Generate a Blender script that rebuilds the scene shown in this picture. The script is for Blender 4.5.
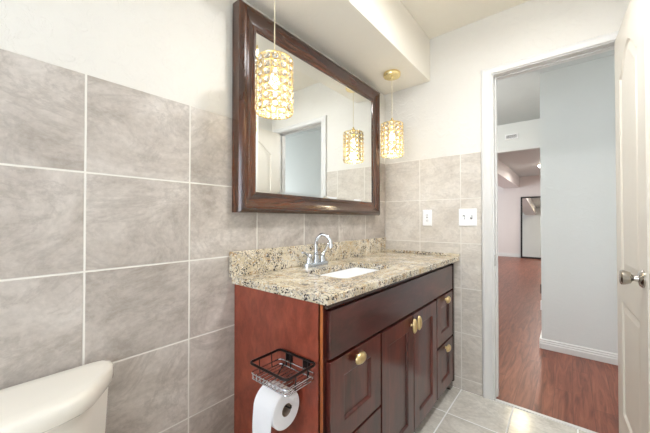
import bpy, bmesh, math, random
from mathutils import Vector, Matrix
random.seed(4)
PI = math.pi
scn = bpy.context.scene
for o in list(bpy.data.objects):
    bpy.data.objects.remove(o, do_unlink=True)

# ------------------------------------------------------------------ camera, world, exposure, main lights
L = 2.127          # distance from the camera to the door wall
CEIL = 2.444
cam = bpy.data.cameras.new('camera')
cam.sensor_width = 36.0
cam.lens = 297.0 / 650.0 * 36.0
cam.clip_start = 0.02
camo = bpy.data.objects.new('camera', cam)
scn.collection.objects.link(camo)
camo.location = (1.13, 0.0, 1.133)
camo.rotation_euler = (math.radians(90.675), 0, math.radians(39.44))
scn.camera = camo

scn.view_settings.view_transform = 'Standard'
scn.view_settings.look = 'None'
scn.view_settings.gamma = 1.0
scn.view_settings.use_curve_mapping = False
scn.view_settings.exposure = 0.13

world = bpy.data.worlds.new('sky')
scn.world = world
world.use_nodes = True
wb = world.node_tree.nodes['Background']
wb.inputs[0].default_value = (0.80, 0.88, 1.0, 1)
wb.inputs[1].default_value = 1.0

def area(name, loc, rot, sx, sy, power, color):
    l = bpy.data.lights.new(name, 'AREA')
    l.shape = 'RECTANGLE'; l.size = sx; l.size_y = sy
    l.energy = power; l.color = color
    o = bpy.data.objects.new(name, l)
    scn.collection.objects.link(o)
    o.location = loc; o.rotation_euler = rot
    return o

# daylight outside the bathroom window; unseen hallway and far-room windows added for fill
area('window_daylight', (0.80, -1.30, 1.40), (math.radians(112), 0, 0), 1.3, 1.5, 37, (0.86, 0.92, 1.0))
area('hall_fill_light', (3.45, 2.70, 1.45), (0, math.radians(90), 0), 1.5, 0.9, 22, (0.95, 0.98, 1.0))
area('far_room_fill_light', (-3.3, 8.6, 1.4), (0, math.radians(-90), 0), 1.8, 2.6, 100, (0.86, 0.94, 1.0))

# ------------------------------------------------------------------ materials
def mat(name):
    m = bpy.data.materials.new(name); m.use_nodes = True
    return m, m.node_tree.nodes, m.node_tree.links, m.node_tree.nodes['Principled BSDF']

def srgb(r, g, b):
    f = lambda c: (c/255/12.92) if c/255 <= 0.04045 else ((c/255+0.055)/1.055)**2.4
    return (f(r), f(g), f(b), 1)

def ramp(N, stops):
    r = N.new('ShaderNodeValToRGB')
    el = r.color_ramp.elements
    while len(el) > 1: el.remove(el[-1])
    el[0].position = stops[0][0]; el[0].color = stops[0][1]
    for p, c in stops[1:]:
        e = el.new(p); e.color = c
    return r

def mathn(N, Lk, op, a, b=None, c=None):
    n = N.new('ShaderNodeMath'); n.operation = op
    for i, v in enumerate((a, b, c)):
        if v is None: continue
        if isinstance(v, (int, float)): n.inputs[i].default_value = v
        else: Lk.new(v, n.inputs[i])
    return n.outputs[0]

def noise(N, Lk, vec, scale, detail=3, rough=0.55, dist=0.0):
    n = N.new('ShaderNodeTexNoise')
    n.inputs['Scale'].default_value = scale; n.inputs['Detail'].default_value = detail
    n.inputs['Roughness'].default_value = rough; n.inputs['Distortion'].default_value = dist
    if vec is not None: Lk.new(vec, n.inputs['Vector'])
    return n

def mixc(N, Lk, fac, a, b, mode='MIX'):
    n = N.new('ShaderNodeMix'); n.data_type = 'RGBA'; n.blend_type = mode
    for sock, v in ((n.inputs[0], fac), (n.inputs[6], a), (n.inputs[7], b)):
        if isinstance(v, (int, float)): sock.default_value = v
        elif isinstance(v, tuple): sock.default_value = v
        else: Lk.new(v, sock)
    return n.outputs[2]

def objcoord(N):
    return N.new('ShaderNodeTexCoord').outputs['Object']

def simple(name, col, rough=0.5, metal=0.0, bump=0.0, bscale=200, var=0.04, vscale=8, spec=0.5, coat=0.0):
    m, N, Lk, B = mat(name)
    v = objcoord(N)
    n = noise(N, Lk, v, vscale, 3)
    lo = tuple(max(0, c*(1-var)) for c in col[:3]) + (1,)
    hi = tuple(min(1, c*(1+var)) for c in col[:3]) + (1,)
    r = ramp(N, [(0.3, lo), (0.7, hi)])
    Lk.new(n.outputs['Fac'], r.inputs[0]); Lk.new(r.outputs[0], B.inputs['Base Color'])
    B.inputs['Roughness'].default_value = rough; B.inputs['Metallic'].default_value = metal
    B.inputs['Specular IOR Level'].default_value = spec
    B.inputs['Coat Weight'].default_value = coat; B.inputs['Coat Roughness'].default_value = 0.08
    if bump:
        n2 = noise(N, Lk, v, bscale, 4)
        b = N.new('ShaderNodeBump'); b.inputs['Strength'].default_value = bump; b.inputs['Distance'].default_value = 0.002
        Lk.new(n2.outputs['Fac'], b.inputs['Height']); Lk.new(b.outputs[0], B.inputs['Normal'])
    return m

def paint(name, col, strength=0.35):
    """knock-down textured wall paint"""
    m, N, Lk, B = mat(name)
    v = objcoord(N)
    n = noise(N, Lk, v, 2.0, 3)
    lo = tuple(c*0.965 for c in col[:3]) + (1,)
    r = ramp(N, [(0.3, lo), (0.7, col)])
    Lk.new(n.outputs['Fac'], r.inputs[0]); Lk.new(r.outputs[0], B.inputs['Base Color'])
    B.inputs['Roughness'].default_value = 0.55
    a = noise(N, Lk, v, 16, 5, 0.6, 1.2)
    ra = ramp(N, [(0.50, (0, 0, 0, 1)), (0.60, (1, 1, 1, 1))])
    Lk.new(a.outputs['Fac'], ra.inputs[0])
    c2 = noise(N, Lk, v, 90, 3)
    h = mathn(N, Lk, 'ADD', ra.outputs[0], mathn(N, Lk, 'MULTIPLY', c2.outputs['Fac'], 0.6))
    b = N.new('ShaderNodeBump'); b.inputs['Strength'].default_value = strength; b.inputs['Distance'].default_value = 0.0025
    Lk.new(h, b.inputs['Height']); Lk.new(b.outputs[0], B.inputs['Normal'])
    return m

def tile_mat(name, ua, va, u0, v0, su, sv, stops, grout, gw=0.0028, rough=0.28, bump=0.25, tscale=2.6, sx=1.6):
    """stone-look tiles: every tile gets its own piece of the veined texture"""
    m, N, Lk, B = mat(name)
    v = objcoord(N)
    sep = N.new('ShaderNodeSeparateXYZ'); Lk.new(v, sep.inputs[0])
    u = mathn(N, Lk, 'DIVIDE', mathn(N, Lk, 'SUBTRACT', sep.outputs[ua], u0), su)
    w = mathn(N, Lk, 'DIVIDE', mathn(N, Lk, 'SUBTRACT', sep.outputs[va], v0), sv)
    iu = mathn(N, Lk, 'FLOOR', u); iw = mathn(N, Lk, 'FLOOR', w)
    fu = mathn(N, Lk, 'SUBTRACT', u, iu); fw = mathn(N, Lk, 'SUBTRACT', w, iw)
    du = mathn(N, Lk, 'MULTIPLY', mathn(N, Lk, 'MINIMUM', fu, mathn(N, Lk, 'SUBTRACT', 1.0, fu)), su)
    dw = mathn(N, Lk, 'MULTIPLY', mathn(N, Lk, 'MINIMUM', fw, mathn(N, Lk, 'SUBTRACT', 1.0, fw)), sv)
    d = mathn(N, Lk, 'MINIMUM', du, dw)
    g = N.new('ShaderNodeMapRange'); g.inputs[1].default_value = gw*0.75; g.inputs[2].default_value = gw*1.25
    Lk.new(d, g.inputs[0])
    gm = g.outputs[0]                       # 0 in the grout, 1 on the tile
    comb = N.new('ShaderNodeCombineXYZ'); Lk.new(iu, comb.inputs[0]); Lk.new(iw, comb.inputs[1])
    wn = N.new('ShaderNodeTexWhiteNoise'); wn.noise_dimensions = '3D'; Lk.new(comb.outputs[0], wn.inputs['Vector'])
    sc = N.new('ShaderNodeVectorMath'); sc.operation = 'SCALE'; sc.inputs['Scale'].default_value = 17.0
    Lk.new(wn.outputs['Color'], sc.inputs[0])
    ad = N.new('ShaderNodeVectorMath'); ad.operation = 'ADD'
    Lk.new(v, ad.inputs[0]); Lk.new(sc.outputs[0], ad.inputs[1])
    mpg = N.new('ShaderNodeMapping'); mpg.inputs['Scale'].default_value = (1, 1, sx) if va == 2 else (1, sx, 1)
    mpg.inputs['Rotation'].default_value = (0.35, 0.25, 0.3)
    Lk.new(ad.outputs[0], mpg.inputs['Vector'])
    n1 = noise(N, Lk, mpg.outputs[0], tscale*1.15, 10, 0.74, 0.45)
    r = ramp(N, stops); Lk.new(n1.outputs['Fac'], r.inputs[0])
    # thin veins
    n2 = noise(N, Lk, mpg.outputs[0], tscale*1.3, 7, 0.7, 0.9)
    vv = mathn(N, Lk, 'ABSOLUTE', mathn(N, Lk, 'SUBTRACT', n2.outputs['Fac'], 0.5))
    vr = ramp(N, [(0.0, (1, 1, 1, 1)), (0.05, (0, 0, 0, 1))]); Lk.new(vv, vr.inputs[0])
    veins = mathn(N, Lk, 'MULTIPLY', mathn(N, Lk, 'MULTIPLY', vr.outputs[0], n1.outputs['Fac']), 0.5)
    c1 = mixc(N, Lk, veins, r.outputs[0], tuple(c*0.72 for c in stops[0][1][:3]) + (1,))
    n3 = noise(N, Lk, ad.outputs[0], 60, 4)
    sp = ramp(N, [(0.35, (0.93, 0.93, 0.93, 1)), (0.65, (1.04, 1.04, 1.04, 1))]); Lk.new(n3.outputs['Fac'], sp.inputs[0])
    c1 = mixc(N, Lk, 1.0, c1, sp.outputs[0], 'MULTIPLY')
    bv = mathn(N, Lk, 'ADD', 0.95, mathn(N, Lk, 'MULTIPLY', wn.outputs['Value'], 0.09))
    bc = N.new('ShaderNodeCombineXYZ')
    for i in range(3): Lk.new(bv, bc.inputs[i])
    c1 = mixc(N, Lk, 1.0, c1, bc.outputs[0], 'MULTIPLY')
    col = mixc(N, Lk, gm, grout, c1)
    Lk.new(col, B.inputs['Base Color'])
    rr = mathn(N, Lk, 'SUBTRACT', 0.8, mathn(N, Lk, 'MULTIPLY', gm, 0.8-rough))
    Lk.new(rr, B.inputs['Roughness'])
    h = mathn(N, Lk, 'ADD', mathn(N, Lk, 'MULTIPLY', gm, 1.0), mathn(N, Lk, 'MULTIPLY', n1.outputs['Fac'], bump*4))
    b = N.new('ShaderNodeBump'); b.inputs['Strength'].default_value = 0.5; b.inputs['Distance'].default_value = 0.0016
    Lk.new(h, b.inputs['Height']); Lk.new(b.outputs[0], B.inputs['Normal'])
    return m

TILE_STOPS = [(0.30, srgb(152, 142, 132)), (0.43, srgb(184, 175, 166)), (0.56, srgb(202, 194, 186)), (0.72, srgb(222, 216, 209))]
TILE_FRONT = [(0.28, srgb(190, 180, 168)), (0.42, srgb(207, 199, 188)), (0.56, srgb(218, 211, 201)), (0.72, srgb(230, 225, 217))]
M = {}
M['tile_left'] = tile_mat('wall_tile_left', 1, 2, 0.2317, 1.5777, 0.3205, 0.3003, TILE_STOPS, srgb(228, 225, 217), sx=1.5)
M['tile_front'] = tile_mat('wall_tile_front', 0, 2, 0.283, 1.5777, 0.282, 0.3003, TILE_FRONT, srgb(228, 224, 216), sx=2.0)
M['tile_floor'] = tile_mat('floor_tile', 0, 1, 0.565, 1.815, 0.296, 0.31,
    [(0.30, srgb(192, 186, 174)), (0.44, srgb(218, 213, 203)), (0.58, srgb(232, 228, 219)), (0.75, srgb(243, 240, 233))],
    srgb(246, 246, 244), gw=0.0035, rough=0.13)
M['paint'] = paint('cream_paint', srgb(226, 223, 216), 0.45)
M['soffit_paint'] = paint('soffit_paint', srgb(238, 233, 222), 0.15)
M['ceiling_paint'] = paint('ceiling_paint', srgb(238, 232, 218), 0.3)
M['hall_paint'] = paint('hall_paint', srgb(224, 226, 223), 0.12)
M['far_paint'] = paint('far_room_paint', srgb(226, 219, 215), 0.12)
M['hall_ceiling'] = paint('hall_ceiling_paint', srgb(206, 210, 208), 0.3)
M['trim'] = simple('white_trim_paint', srgb(222, 221, 218), 0.32, var=0.015)
M['door_paint'] = simple('door_paint', srgb(222, 216, 204), 0.35, var=0.015)
M['porcelain'] = simple('biscuit_porcelain', srgb(238, 234, 224), 0.10, var=0.01, coat=0.4)
M['sink_porcelain'] = simple('white_porcelain', srgb(245, 246, 248), 0.10, var=0.01, coat=0.4)
M['chrome'] = simple('chrome', (0.60, 0.63, 0.68, 1), 0.12, 1.0, var=0.02)
M['nickel'] = simple('satin_nickel', (0.50, 0.47, 0.43, 1), 0.16, 1.0, var=0.04)
M['brass'] = simple('polished_gold', (0.90, 0.74, 0.38, 1), 0.22, 1.0, var=0.05)
M['ring_brass'] = simple('old_gold', (0.60, 0.43, 0.17, 1), 0.35, 1.0, var=0.08)
M['knob_brass'] = simple('antique_brass', (0.74, 0.57, 0.30, 1), 0.28, 1.0, var=0.10, vscale=60)
M['bronze'] = simple('dark_bronze_wire', srgb(44, 36, 36), 0.35, 0.7, var=0.1)
M['plastic'] = simple('white_plastic', srgb(243, 243, 244), 0.3, var=0.01)
M['dark_slot'] = simple('dark_slot', srgb(60, 58, 58), 0.5)
M['paper'] = simple('tissue_paper', srgb(240, 240, 243), 0.9, bump=0.4, bscale=160, var=0.02)
M['card'] = simple('cardboard_core', srgb(150, 132, 118), 0.9, var=0.06)
M['black'] = simple('black_frame_paint', srgb(28, 26, 28), 0.35)
M['cord'] = simple('clear_cord', srgb(216, 206, 176), 0.35, var=0.02)
M['shadow_gap'] = simple('cabinet_interior', srgb(26, 12, 12), 0.7)

def wood(name, dark, mid, light, axis_scale, rough=0.26, coat=0.5):
    m, N, Lk, B = mat(name)
    v = objcoord(N)
    mp = N.new('ShaderNodeMapping'); mp.inputs['Scale'].default_value = axis_scale
    Lk.new(v, mp.inputs['Vector'])
    n = noise(N, Lk, mp.outputs[0], 3.0, 6, 0.62, 0.9)
    r = ramp(N, [(0.28, dark), (0.5, mid), (0.74, light)])
    Lk.new(n.outputs['Fac'], r.inputs[0])
    n2 = noise(N, Lk, mp.outputs[0], 14, 5, 0.65, 0.6)
    sp = ramp(N, [(0.32, (0.72, 0.72, 0.72, 1)), (0.68, (1.2, 1.2, 1.2, 1))]); Lk.new(n2.outputs['Fac'], sp.inputs[0])
    c = mixc(N, Lk, 1.0, r.outputs[0], sp.outputs[0], 'MULTIPLY')
    Lk.new(c, B.inputs['Base Color'])
    B.inputs['Roughness'].default_value = rough
    B.inputs['Coat Weight'].default_value = coat; B.inputs['Coat Roughness'].default_value = 0.12
    b = N.new('ShaderNodeBump'); b.inputs['Strength'].default_value = 0.12; b.inputs['Distance'].default_value = 0.001
    Lk.new(n2.outputs['Fac'], b.inputs['Height']); Lk.new(b.outputs[0], B.inputs['Normal'])
    return m
M['cherry_side'] = wood('cherry_side_veneer', srgb(116, 48, 34), srgb(142, 66, 48), srgb(160, 80, 58), (2.2, 2.2, 1.2), 0.3, 0.35)
M['cherry'] = wood('dark_cherry', srgb(40, 13, 12), srgb(78, 30, 24), srgb(112, 48, 36), (3, 3, 0.8), 0.3, 0.5)
M['cherry_h'] = wood('dark_cherry_horizontal', srgb(40, 13, 12), srgb(70, 30, 28), srgb(94, 44, 40), (3, 0.8, 3), 0.3, 0.5)
M['cherry_edge'] = wood('cherry_worn_edge_highlight', srgb(140, 70, 32), srgb(170, 92, 45), srgb(190, 112, 60), (3, 3, 0.8), 0.3, 0.4)
M['cherry_dark'] = wood('cherry_moulding', srgb(40, 16, 13), srgb(56, 24, 19), srgb(70, 30, 24), (3, 0.8, 3), 0.25, 0.5)
M['walnut_v'] = wood('walnut_frame_upright', srgb(36, 17, 9), srgb(66, 34, 18), srgb(104, 58, 30), (6, 6, 0.6), 0.25, 0.6)
M['walnut_h'] = wood('walnut_frame_rail', srgb(36, 17, 9), srgb(66, 34, 18), srgb(104, 58, 30), (6, 0.6, 6), 0.25, 0.6)

def granite():
    m, N, Lk, B = mat('speckled_granite')
    v = objcoord(N)
    n1 = noise(N, Lk, v, 9, 5, 0.6, 0.6)
    base = ramp(N, [(0.30, srgb(186, 170, 142)), (0.45, srgb(208, 195, 168)), (0.58, srgb(222, 211, 188)), (0.72, srgb(234, 228, 214))])
    Lk.new(n1.outputs['Fac'], base.inputs[0])
    # gold blotches
    n2 = noise(N, Lk, v, 34, 3, 0.5, 0.4)
    r2 = ramp(N, [(0.56, (0, 0, 0, 1)), (0.64, (1, 1, 1, 1))]); Lk.new(n2.outputs['Fac'], r2.inputs[0])
    c = mixc(N, Lk, mathn(N, Lk, 'MULTIPLY', r2.outputs[0], 0.65), base.outputs[0], srgb(178, 138, 84))
    # grey crystals
    vo = N.new('ShaderNodeTexVoronoi'); vo.inputs['Scale'].default_value = 200; Lk.new(v, vo.inputs['Vector'])
    sepc = N.new('ShaderNodeSeparateColor'); Lk.new(vo.outputs['Color'], sepc.inputs[0])
    big = noise(N, Lk, v, 14, 4, 0.65, 0.5)
    k = mathn(N, Lk, 'ADD', sepc.outputs[0], mathn(N, Lk, 'MULTIPLY', mathn(N, Lk, 'SUBTRACT', big.outputs['Fac'], 0.5), 2.3))
    rg = ramp(N, [(0.66, (0, 0, 0, 1)), (0.70, (1, 1, 1, 1))]); Lk.new(k, rg.inputs[0])
    c = mixc(N, Lk, mathn(N, Lk, 'MULTIPLY', rg.outputs[0], 0.8), c, srgb(146, 142, 142))
    rd = ramp(N, [(0.88, (0, 0, 0, 1)), (0.92, (1, 1, 1, 1))]); Lk.new(k, rd.inputs[0])
    c = mixc(N, Lk, mathn(N, Lk, 'MULTIPLY', rd.outputs[0], 0.9), c, srgb(46, 38, 38))
    # white flecks
    rw = ramp(N, [(0.03, (1, 1, 1, 1)), (0.08, (0, 0, 0, 1))]); Lk.new(sepc.outputs[1], rw.inputs[0])
    c = mixc(N, Lk, mathn(N, Lk, 'MULTIPLY', rw.outputs[0], 0.8), c, srgb(240, 238, 232))
    Lk.new(c, B.inputs['Base Color'])
    B.inputs['Roughness'].default_value = 0.14
    return m
M['granite'] = granite()

def plank():
    m, N, Lk, B = mat('red_laminate_planks')
    v = objcoord(N)
    sep = N.new('ShaderNodeSeparateXYZ'); Lk.new(v, sep.inputs[0])
    u = mathn(N, Lk, 'DIVIDE', sep.outputs[0], 0.095)
    iu = mathn(N, Lk, 'FLOOR', u); fu = mathn(N, Lk, 'SUBTRACT', u, iu)
    wn0 = N.new('ShaderNodeTexWhiteNoise'); wn0.noise_dimensions = '1D'; Lk.new(iu, wn0.inputs['W'])
    w = mathn(N, Lk, 'ADD', mathn(N, Lk, 'DIVIDE', sep.outputs[1], 1.2), mathn(N, Lk, 'MULTIPLY', wn0.outputs['Value'], 5.0))
    iw = mathn(N, Lk, 'FLOOR', w); fw = mathn(N, Lk, 'SUBTRACT', w, iw)
    du = mathn(N, Lk, 'MULTIPLY', mathn(N, Lk, 'MINIMUM', fu, mathn(N, Lk, 'SUBTRACT', 1.0, fu)), 0.125)
    dw = mathn(N, Lk, 'MULTIPLY', mathn(N, Lk, 'MINIMUM', fw, mathn(N, Lk, 'SUBTRACT', 1.0, fw)), 1.2)
    d = mathn(N, Lk, 'MINIMUM', du, dw)
    comb = N.new('ShaderNodeCombineXYZ'); Lk.new(iu, comb.inputs[0]); Lk.new(iw, comb.inputs[1])
    wn = N.new('ShaderNodeTexWhiteNoise'); wn.noise_dimensions = '3D'; Lk.new(comb.outputs[0], wn.inputs['Vector'])
    sc = N.new('ShaderNodeVectorMath'); sc.operation = 'SCALE'; sc.inputs['Scale'].default_value = 9.0
    Lk.new(wn.outputs['Color'], sc.inputs[0])
    ad = N.new('ShaderNodeVectorMath'); ad.operation = 'ADD'; Lk.new(v, ad.inputs[0]); Lk.new(sc.outputs[0], ad.inputs[1])
    mp = N.new('ShaderNodeMapping'); mp.inputs['Scale'].default_value = (11, 1.0, 1); Lk.new(ad.outputs[0], mp.inputs['Vector'])
    n = noise(N, Lk, mp.outputs[0], 2.2, 6, 0.6, 1.6)
    r = ramp(N, [(0.30, srgb(88, 46, 32)), (0.45, srgb(120, 66, 48)), (0.58, srgb(138, 80, 60)), (0.75, srgb(156, 98, 76))])
    Lk.new(n.outputs['Fac'], r.inputs[0])
    bv = mathn(N, Lk, 'ADD', 0.92, mathn(N, Lk, 'MULTIPLY', wn.outputs['Value'], 0.16))
    bc = N.new('ShaderNodeCombineXYZ')
    for i in range(3): Lk.new(bv, bc.inputs[i])
    c = mixc(N, Lk, 1.0, r.outputs[0], bc.outputs[0], 'MULTIPLY')
    g = N.new('ShaderNodeMapRange'); g.inputs[1].default_value = 0.0006; g.inputs[2].default_value = 0.0016; Lk.new(d, g.inputs[0])
    c = mixc(N, Lk, g.outputs[0], srgb(84, 44, 34), c)
    Lk.new(c, B.inputs['Base Color'])
    B.inputs['Roughness'].default_value = 0.36
    return m
M['plank'] = plank()

def mirror_mat():
    m, N, Lk, B = mat('mirror_glass')
    B.inputs['Base Color'].default_value = (0.90, 0.925, 0.92, 1)
    B.inputs['Metallic'].default_value = 1.0
    n = noise(N, Lk, objcoord(N), 3, 2)
    r = ramp(N, [(0, (0.004,)*3+(1,)), (1, (0.012,)*3+(1,))]); Lk.new(n.outputs['Fac'], r.inputs[0])
    Lk.new(r.outputs[0], B.inputs['Roughness'])
    return m
M['mirror'] = mirror_mat()

def glass_mat(name, col, rough=0.0, ior=1.5, trans=1.0):
    m, N, Lk, B = mat(name)
    B.inputs['Base Color'].default_value = col
    B.inputs['Transmission Weight'].default_value = trans
    B.inputs['IOR'].default_value = ior
    n = noise(N, Lk, objcoord(N), 30, 2)
    r = ramp(N, [(0, (rough,)*3+(1,)), (1, (rough+0.02,)*3+(1,))]); Lk.new(n.outputs['Fac'], r.inputs[0])
    Lk.new(r.outputs[0], B.inputs['Roughness'])
    return m
M['crystal'] = glass_mat('crystal', (1.0, 0.98, 0.92, 1), 0.05, 1.5, 0.9)
M['frosted'] = glass_mat('frosted_glass', (0.93, 0.97, 1.0, 1), 0.35, 1.2)

def emit(name, col, s):
    m, N, Lk, B = mat(name)
    n = noise(N, Lk, objcoord(N), 20, 2)
    r = ramp(N, [(0, tuple(c*0.95 for c in col[:3])+(1,)), (1, col)]); Lk.new(n.outputs['Fac'], r.inputs[0])
    Lk.new(r.outputs[0], B.inputs['Emission Color'])
    B.inputs['Emission Strength'].default_value = s
    B.inputs['Base Color'].default_value = (0.8, 0.8, 0.8, 1)
    return m
M['bulb'] = emit('lit_bulb', (1.0, 0.90, 0.70, 1), 9)
M['lamp_dome'] = emit('lit_lamp_glass', (1.0, 0.93, 0.82, 1), 11)

# ------------------------------------------------------------------ mesh helpers
def obj(name, bm, m, parent=None, smooth=False, bevel=0.0, bevel_seg=2, angle=40):
    bmesh.ops.recalc_face_normals(bm, faces=bm.faces[:])
    me = bpy.data.meshes.new(name)
    bm.to_mesh(me); bm.free()
    ms = m if isinstance(m, (list, tuple)) else [m]
    for x in ms: me.materials.append(x)
    if smooth:
        for p in me.polygons: p.use_smooth = True
        if smooth != 'full':
            try: me.set_sharp_from_angle(angle=math.radians(angle))
            except Exception: pass
    o = bpy.data.objects.new(name, me)
    scn.collection.objects.link(o)
    if parent:
        o.parent = parent
        o.matrix_parent_inverse = parent_world(parent).inverted()
    if bevel:
        b = o.modifiers.new('bevel', 'BEVEL'); b.width = bevel; b.segments = bevel_seg
        b.limit_method = 'ANGLE'; b.angle_limit = math.radians(35); b.harden_normals = False
    return o

def local(o):
    return Matrix.Translation(o.location) @ o.rotation_euler.to_matrix().to_4x4()
def parent_world(p):
    return local(p) if p.parent is None else parent_world(p.parent) @ p.matrix_parent_inverse @ local(p)

def tag(o, label, cat, group=None):
    o['label'] = label; o['category'] = cat
    if group: o['group'] = group
    return o
def struct(o):
    o['kind'] = 'structure'; return o
def thing(name, label, cat, loc, group=None):
    o = bpy.data.objects.new(name, None); scn.collection.objects.link(o)
    o.location = loc; o.empty_display_size = 0.05
    return tag(o, label, cat, group)

def box(bm, x0, x1, y0, y1, z0, z1):
    vs = [bm.verts.new(p) for p in ((x0,y0,z0),(x1,y0,z0),(x1,y1,z0),(x0,y1,z0),(x0,y0,z1),(x1,y0,z1),(x1,y1,z1),(x0,y1,z1))]
    for f in ((0,3,2,1),(4,5,6,7),(0,1,5,4),(1,2,6,5),(2,3,7,6),(3,0,4,7)):
        bm.faces.new([vs[i] for i in f])
def boxes(*bs):
    bm = bmesh.new()
    for b in bs: box(bm, *b)
    return bm

def loops(bm, rings, closed_u=True, cap0=True, cap1=True):
    """connect successive rings of points"""
    R = [[bm.verts.new(p) for p in r] for r in rings]
    for a, b in zip(R[:-1], R[1:]):
        n = len(a)
        for i in range(n if closed_u else n-1):
            j = (i+1) % n
            bm.faces.new((a[i], a[j], b[j], b[i]))
    if cap0: bm.faces.new(R[0][::-1])
    if cap1: bm.faces.new(R[-1])
    return R

def lathe(bm, prof, c, n=28, axis='z', cap0=True, cap1=True):
    """prof: (radius, height) pairs"""
    rings = []
    for r, h in prof:
        ring = []
        for i in range(n):
            a = 2*PI*i/n
            if axis == 'z': p = (c[0]+r*math.cos(a), c[1]+r*math.sin(a), c[2]+h)
            elif axis == 'x': p = (c[0]+h, c[1]+r*math.cos(a), c[2]+r*math.sin(a))
            else: p = (c[0]+r*math.cos(a), c[1]+h, c[2]+r*math.sin(a))
            ring.append(p)
        rings.append(ring)
    loops(bm, rings, True, cap0, cap1)

def tube(bm, pts, rad, n=10, closed=False):
    pts = [Vector(p) for p in pts]
    rads = rad if isinstance(rad, (list, tuple)) else [rad]*len(pts)
    rings = []; prev = None
    m = len(pts)
    for i, p in enumerate(pts):
        if closed: t = pts[(i+1) % m]-pts[i-1]
        else: t = pts[min(i+1, m-1)]-pts[max(i-1, 0)]
        t.normalize()
        if prev is None:
            a = Vector((0, 0, 1)) if abs(t.z) < 0.9 else Vector((1, 0, 0))
            u = t.cross(a).normalized()
        else:
            u = (prev - t*prev.dot(t)).normalized()
        prev = u; w = t.cross(u)
        rings.append([tuple(p+(u*math.cos(2*PI*k/n)+w*math.sin(2*PI*k/n))*rads[i]) for k in range(n)])
    if closed:
        R = loops(bm, rings, True, False, False)
        a, b = R[-1], R[0]
        for i in range(n):
            j = (i+1) % n
            bm.faces.new((a[i], a[j], b[j], b[i]))
    else:
        loops(bm, rings)

def smooth_path(ctrl, k=6):
    """Catmull-Rom through the control points"""
    P = [Vector(c) for c in ctrl]
    P = [P[0]*2-P[1]] + P + [P[-1]*2-P[-2]]
    out = []
    for i in range(1, len(P)-2):
        a, b, c, d = P[i-1:i+3]
        for j in range(k):
            t = j/k
            out.append(0.5*((2*b)+(c-a)*t+(2*a-5*b+4*c-d)*t*t+(3*b-a-3*c+d)*t**3))
    out.append(P[-2])
    return out

def rrect(x0, x1, y0, y1, r, n=6):
    pts = []
    for cx, cy, a0 in ((x1-r, y1-r, 0), (x0+r, y1-r, 90), (x0+r, y0+r, 180), (x1-r, y0+r, 270)):
        for i in range(n+1):
            a = math.radians(a0+90*i/n)
            pts.append((cx+r*math.cos(a), cy+r*math.sin(a)))
    return pts

def rect(a0, a1, b0, b1):
    return [(a0, b0), (a1, b0), (a1, b1), (a0, b1)]

def holed(bm, outer, holes, mp, c0, c1, back=True):
    """flat plate with holes: front at c0, back at c1; mp(a,b,c) -> point"""
    for c in ((c0, c1) if back else (c0,)):
        es = []
        for lp in [outer]+holes:
            vs = [bm.verts.new(mp(a, b, c)) for a, b in lp]
            for i in range(len(vs)): es.append(bm.edges.new((vs[i], vs[(i+1) % len(vs)])))
        bmesh.ops.triangle_fill(bm, use_beauty=True, use_dissolve=False, edges=es)
    for lp in [outer]+(holes if back else []):
        loops(bm, [[mp(a, b, c0) for a, b in lp], [mp(a, b, c1) for a, b in lp]], True, False, False)

def merge(bm, d=0.0002):
    bmesh.ops.remove_doubles(bm, verts=bm.verts[:], dist=d)

# ------------------------------------------------------------------ the room shell
WT = 0.100         # thickness of the door wall
XR = 1.47          # right wall
YB = -1.15         # back wall
DX0, DX1, DZ = 0.762, 1.362, 2.058
ZT = 1.5777        # top of the wall tiles
PW = L + 0.008     # painted face of the door wall; the tile face is at L

wl = struct(obj('wall_left', boxes((-0.12, -0.008, YB, PW, 0, CEIL)), M['paint']))
struct(obj('tile_wainscot', boxes((-0.0079, 0.0, YB+0.001, PW-0.0005, 0.0005, ZT)), M['tile_left'], wl, bevel=0.002))

bm = bmesh.new()
box(bm, -0.12, DX0-0.02, PW, PW+WT, 0, CEIL)
box(bm, DX1+0.02, XR+0.12, PW, PW+WT, 0, CEIL)
box(bm, DX0-0.02, DX1+0.02, PW, PW+WT, DZ+0.02, CEIL)
wf = struct(obj('wall_front', bm, [M['paint'], M['hall_paint']]))
for p in wf.data.polygons:
    if p.normal.y > 0.5: p.material_index = 1
struct(obj('tile_wainscot', boxes((0.0002, 0.6905, L, L+0.0079, 0.0005, ZT)), M['tile_front'], wf, bevel=0.002))

struct(obj('wall_right', boxes((XR, XR+0.12, YB, PW, 0, CEIL)), M['paint']))
# back wall with the window opening (behind the camera)
bm = bmesh.new()
WX0, WX1, WZ0, WZ1 = 0.25, 1.35, 0.75, 2.0
holed(bm, rect(-0.12, XR+0.12, 0, CEIL), [rect(WX0, WX1, WZ0, WZ1)], lambda a, b, c: (a, c, b), YB, YB-0.12)
merge(bm)
struct(obj('wall_back', bm, M['paint']))
bm = bmesh.new()
holed(bm, rect(WX0+0.001, WX1-0.001, WZ0+0.001, WZ1-0.001), [rect(WX0+0.04, 0.785, WZ0+0.04, WZ1-0.04), rect(0.815, WX1-0.04, WZ0+0.04, WZ1-0.04)],
      lambda a, b, c: (a, c, b), YB-0.03, YB-0.08)
merge(bm)
w1 = struct(obj('window_1', bm, M['trim'], bevel=0.003))
struct(obj('pane', boxes((WX0+0.035, 0.79, YB-0.058, YB-0.052, WZ0+0.035, WZ1-0.035), (0.81, WX1-0.035, YB-0.058, YB-0.052, WZ0+0.035, WZ1-0.035)), M['frosted'], w1))

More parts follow.
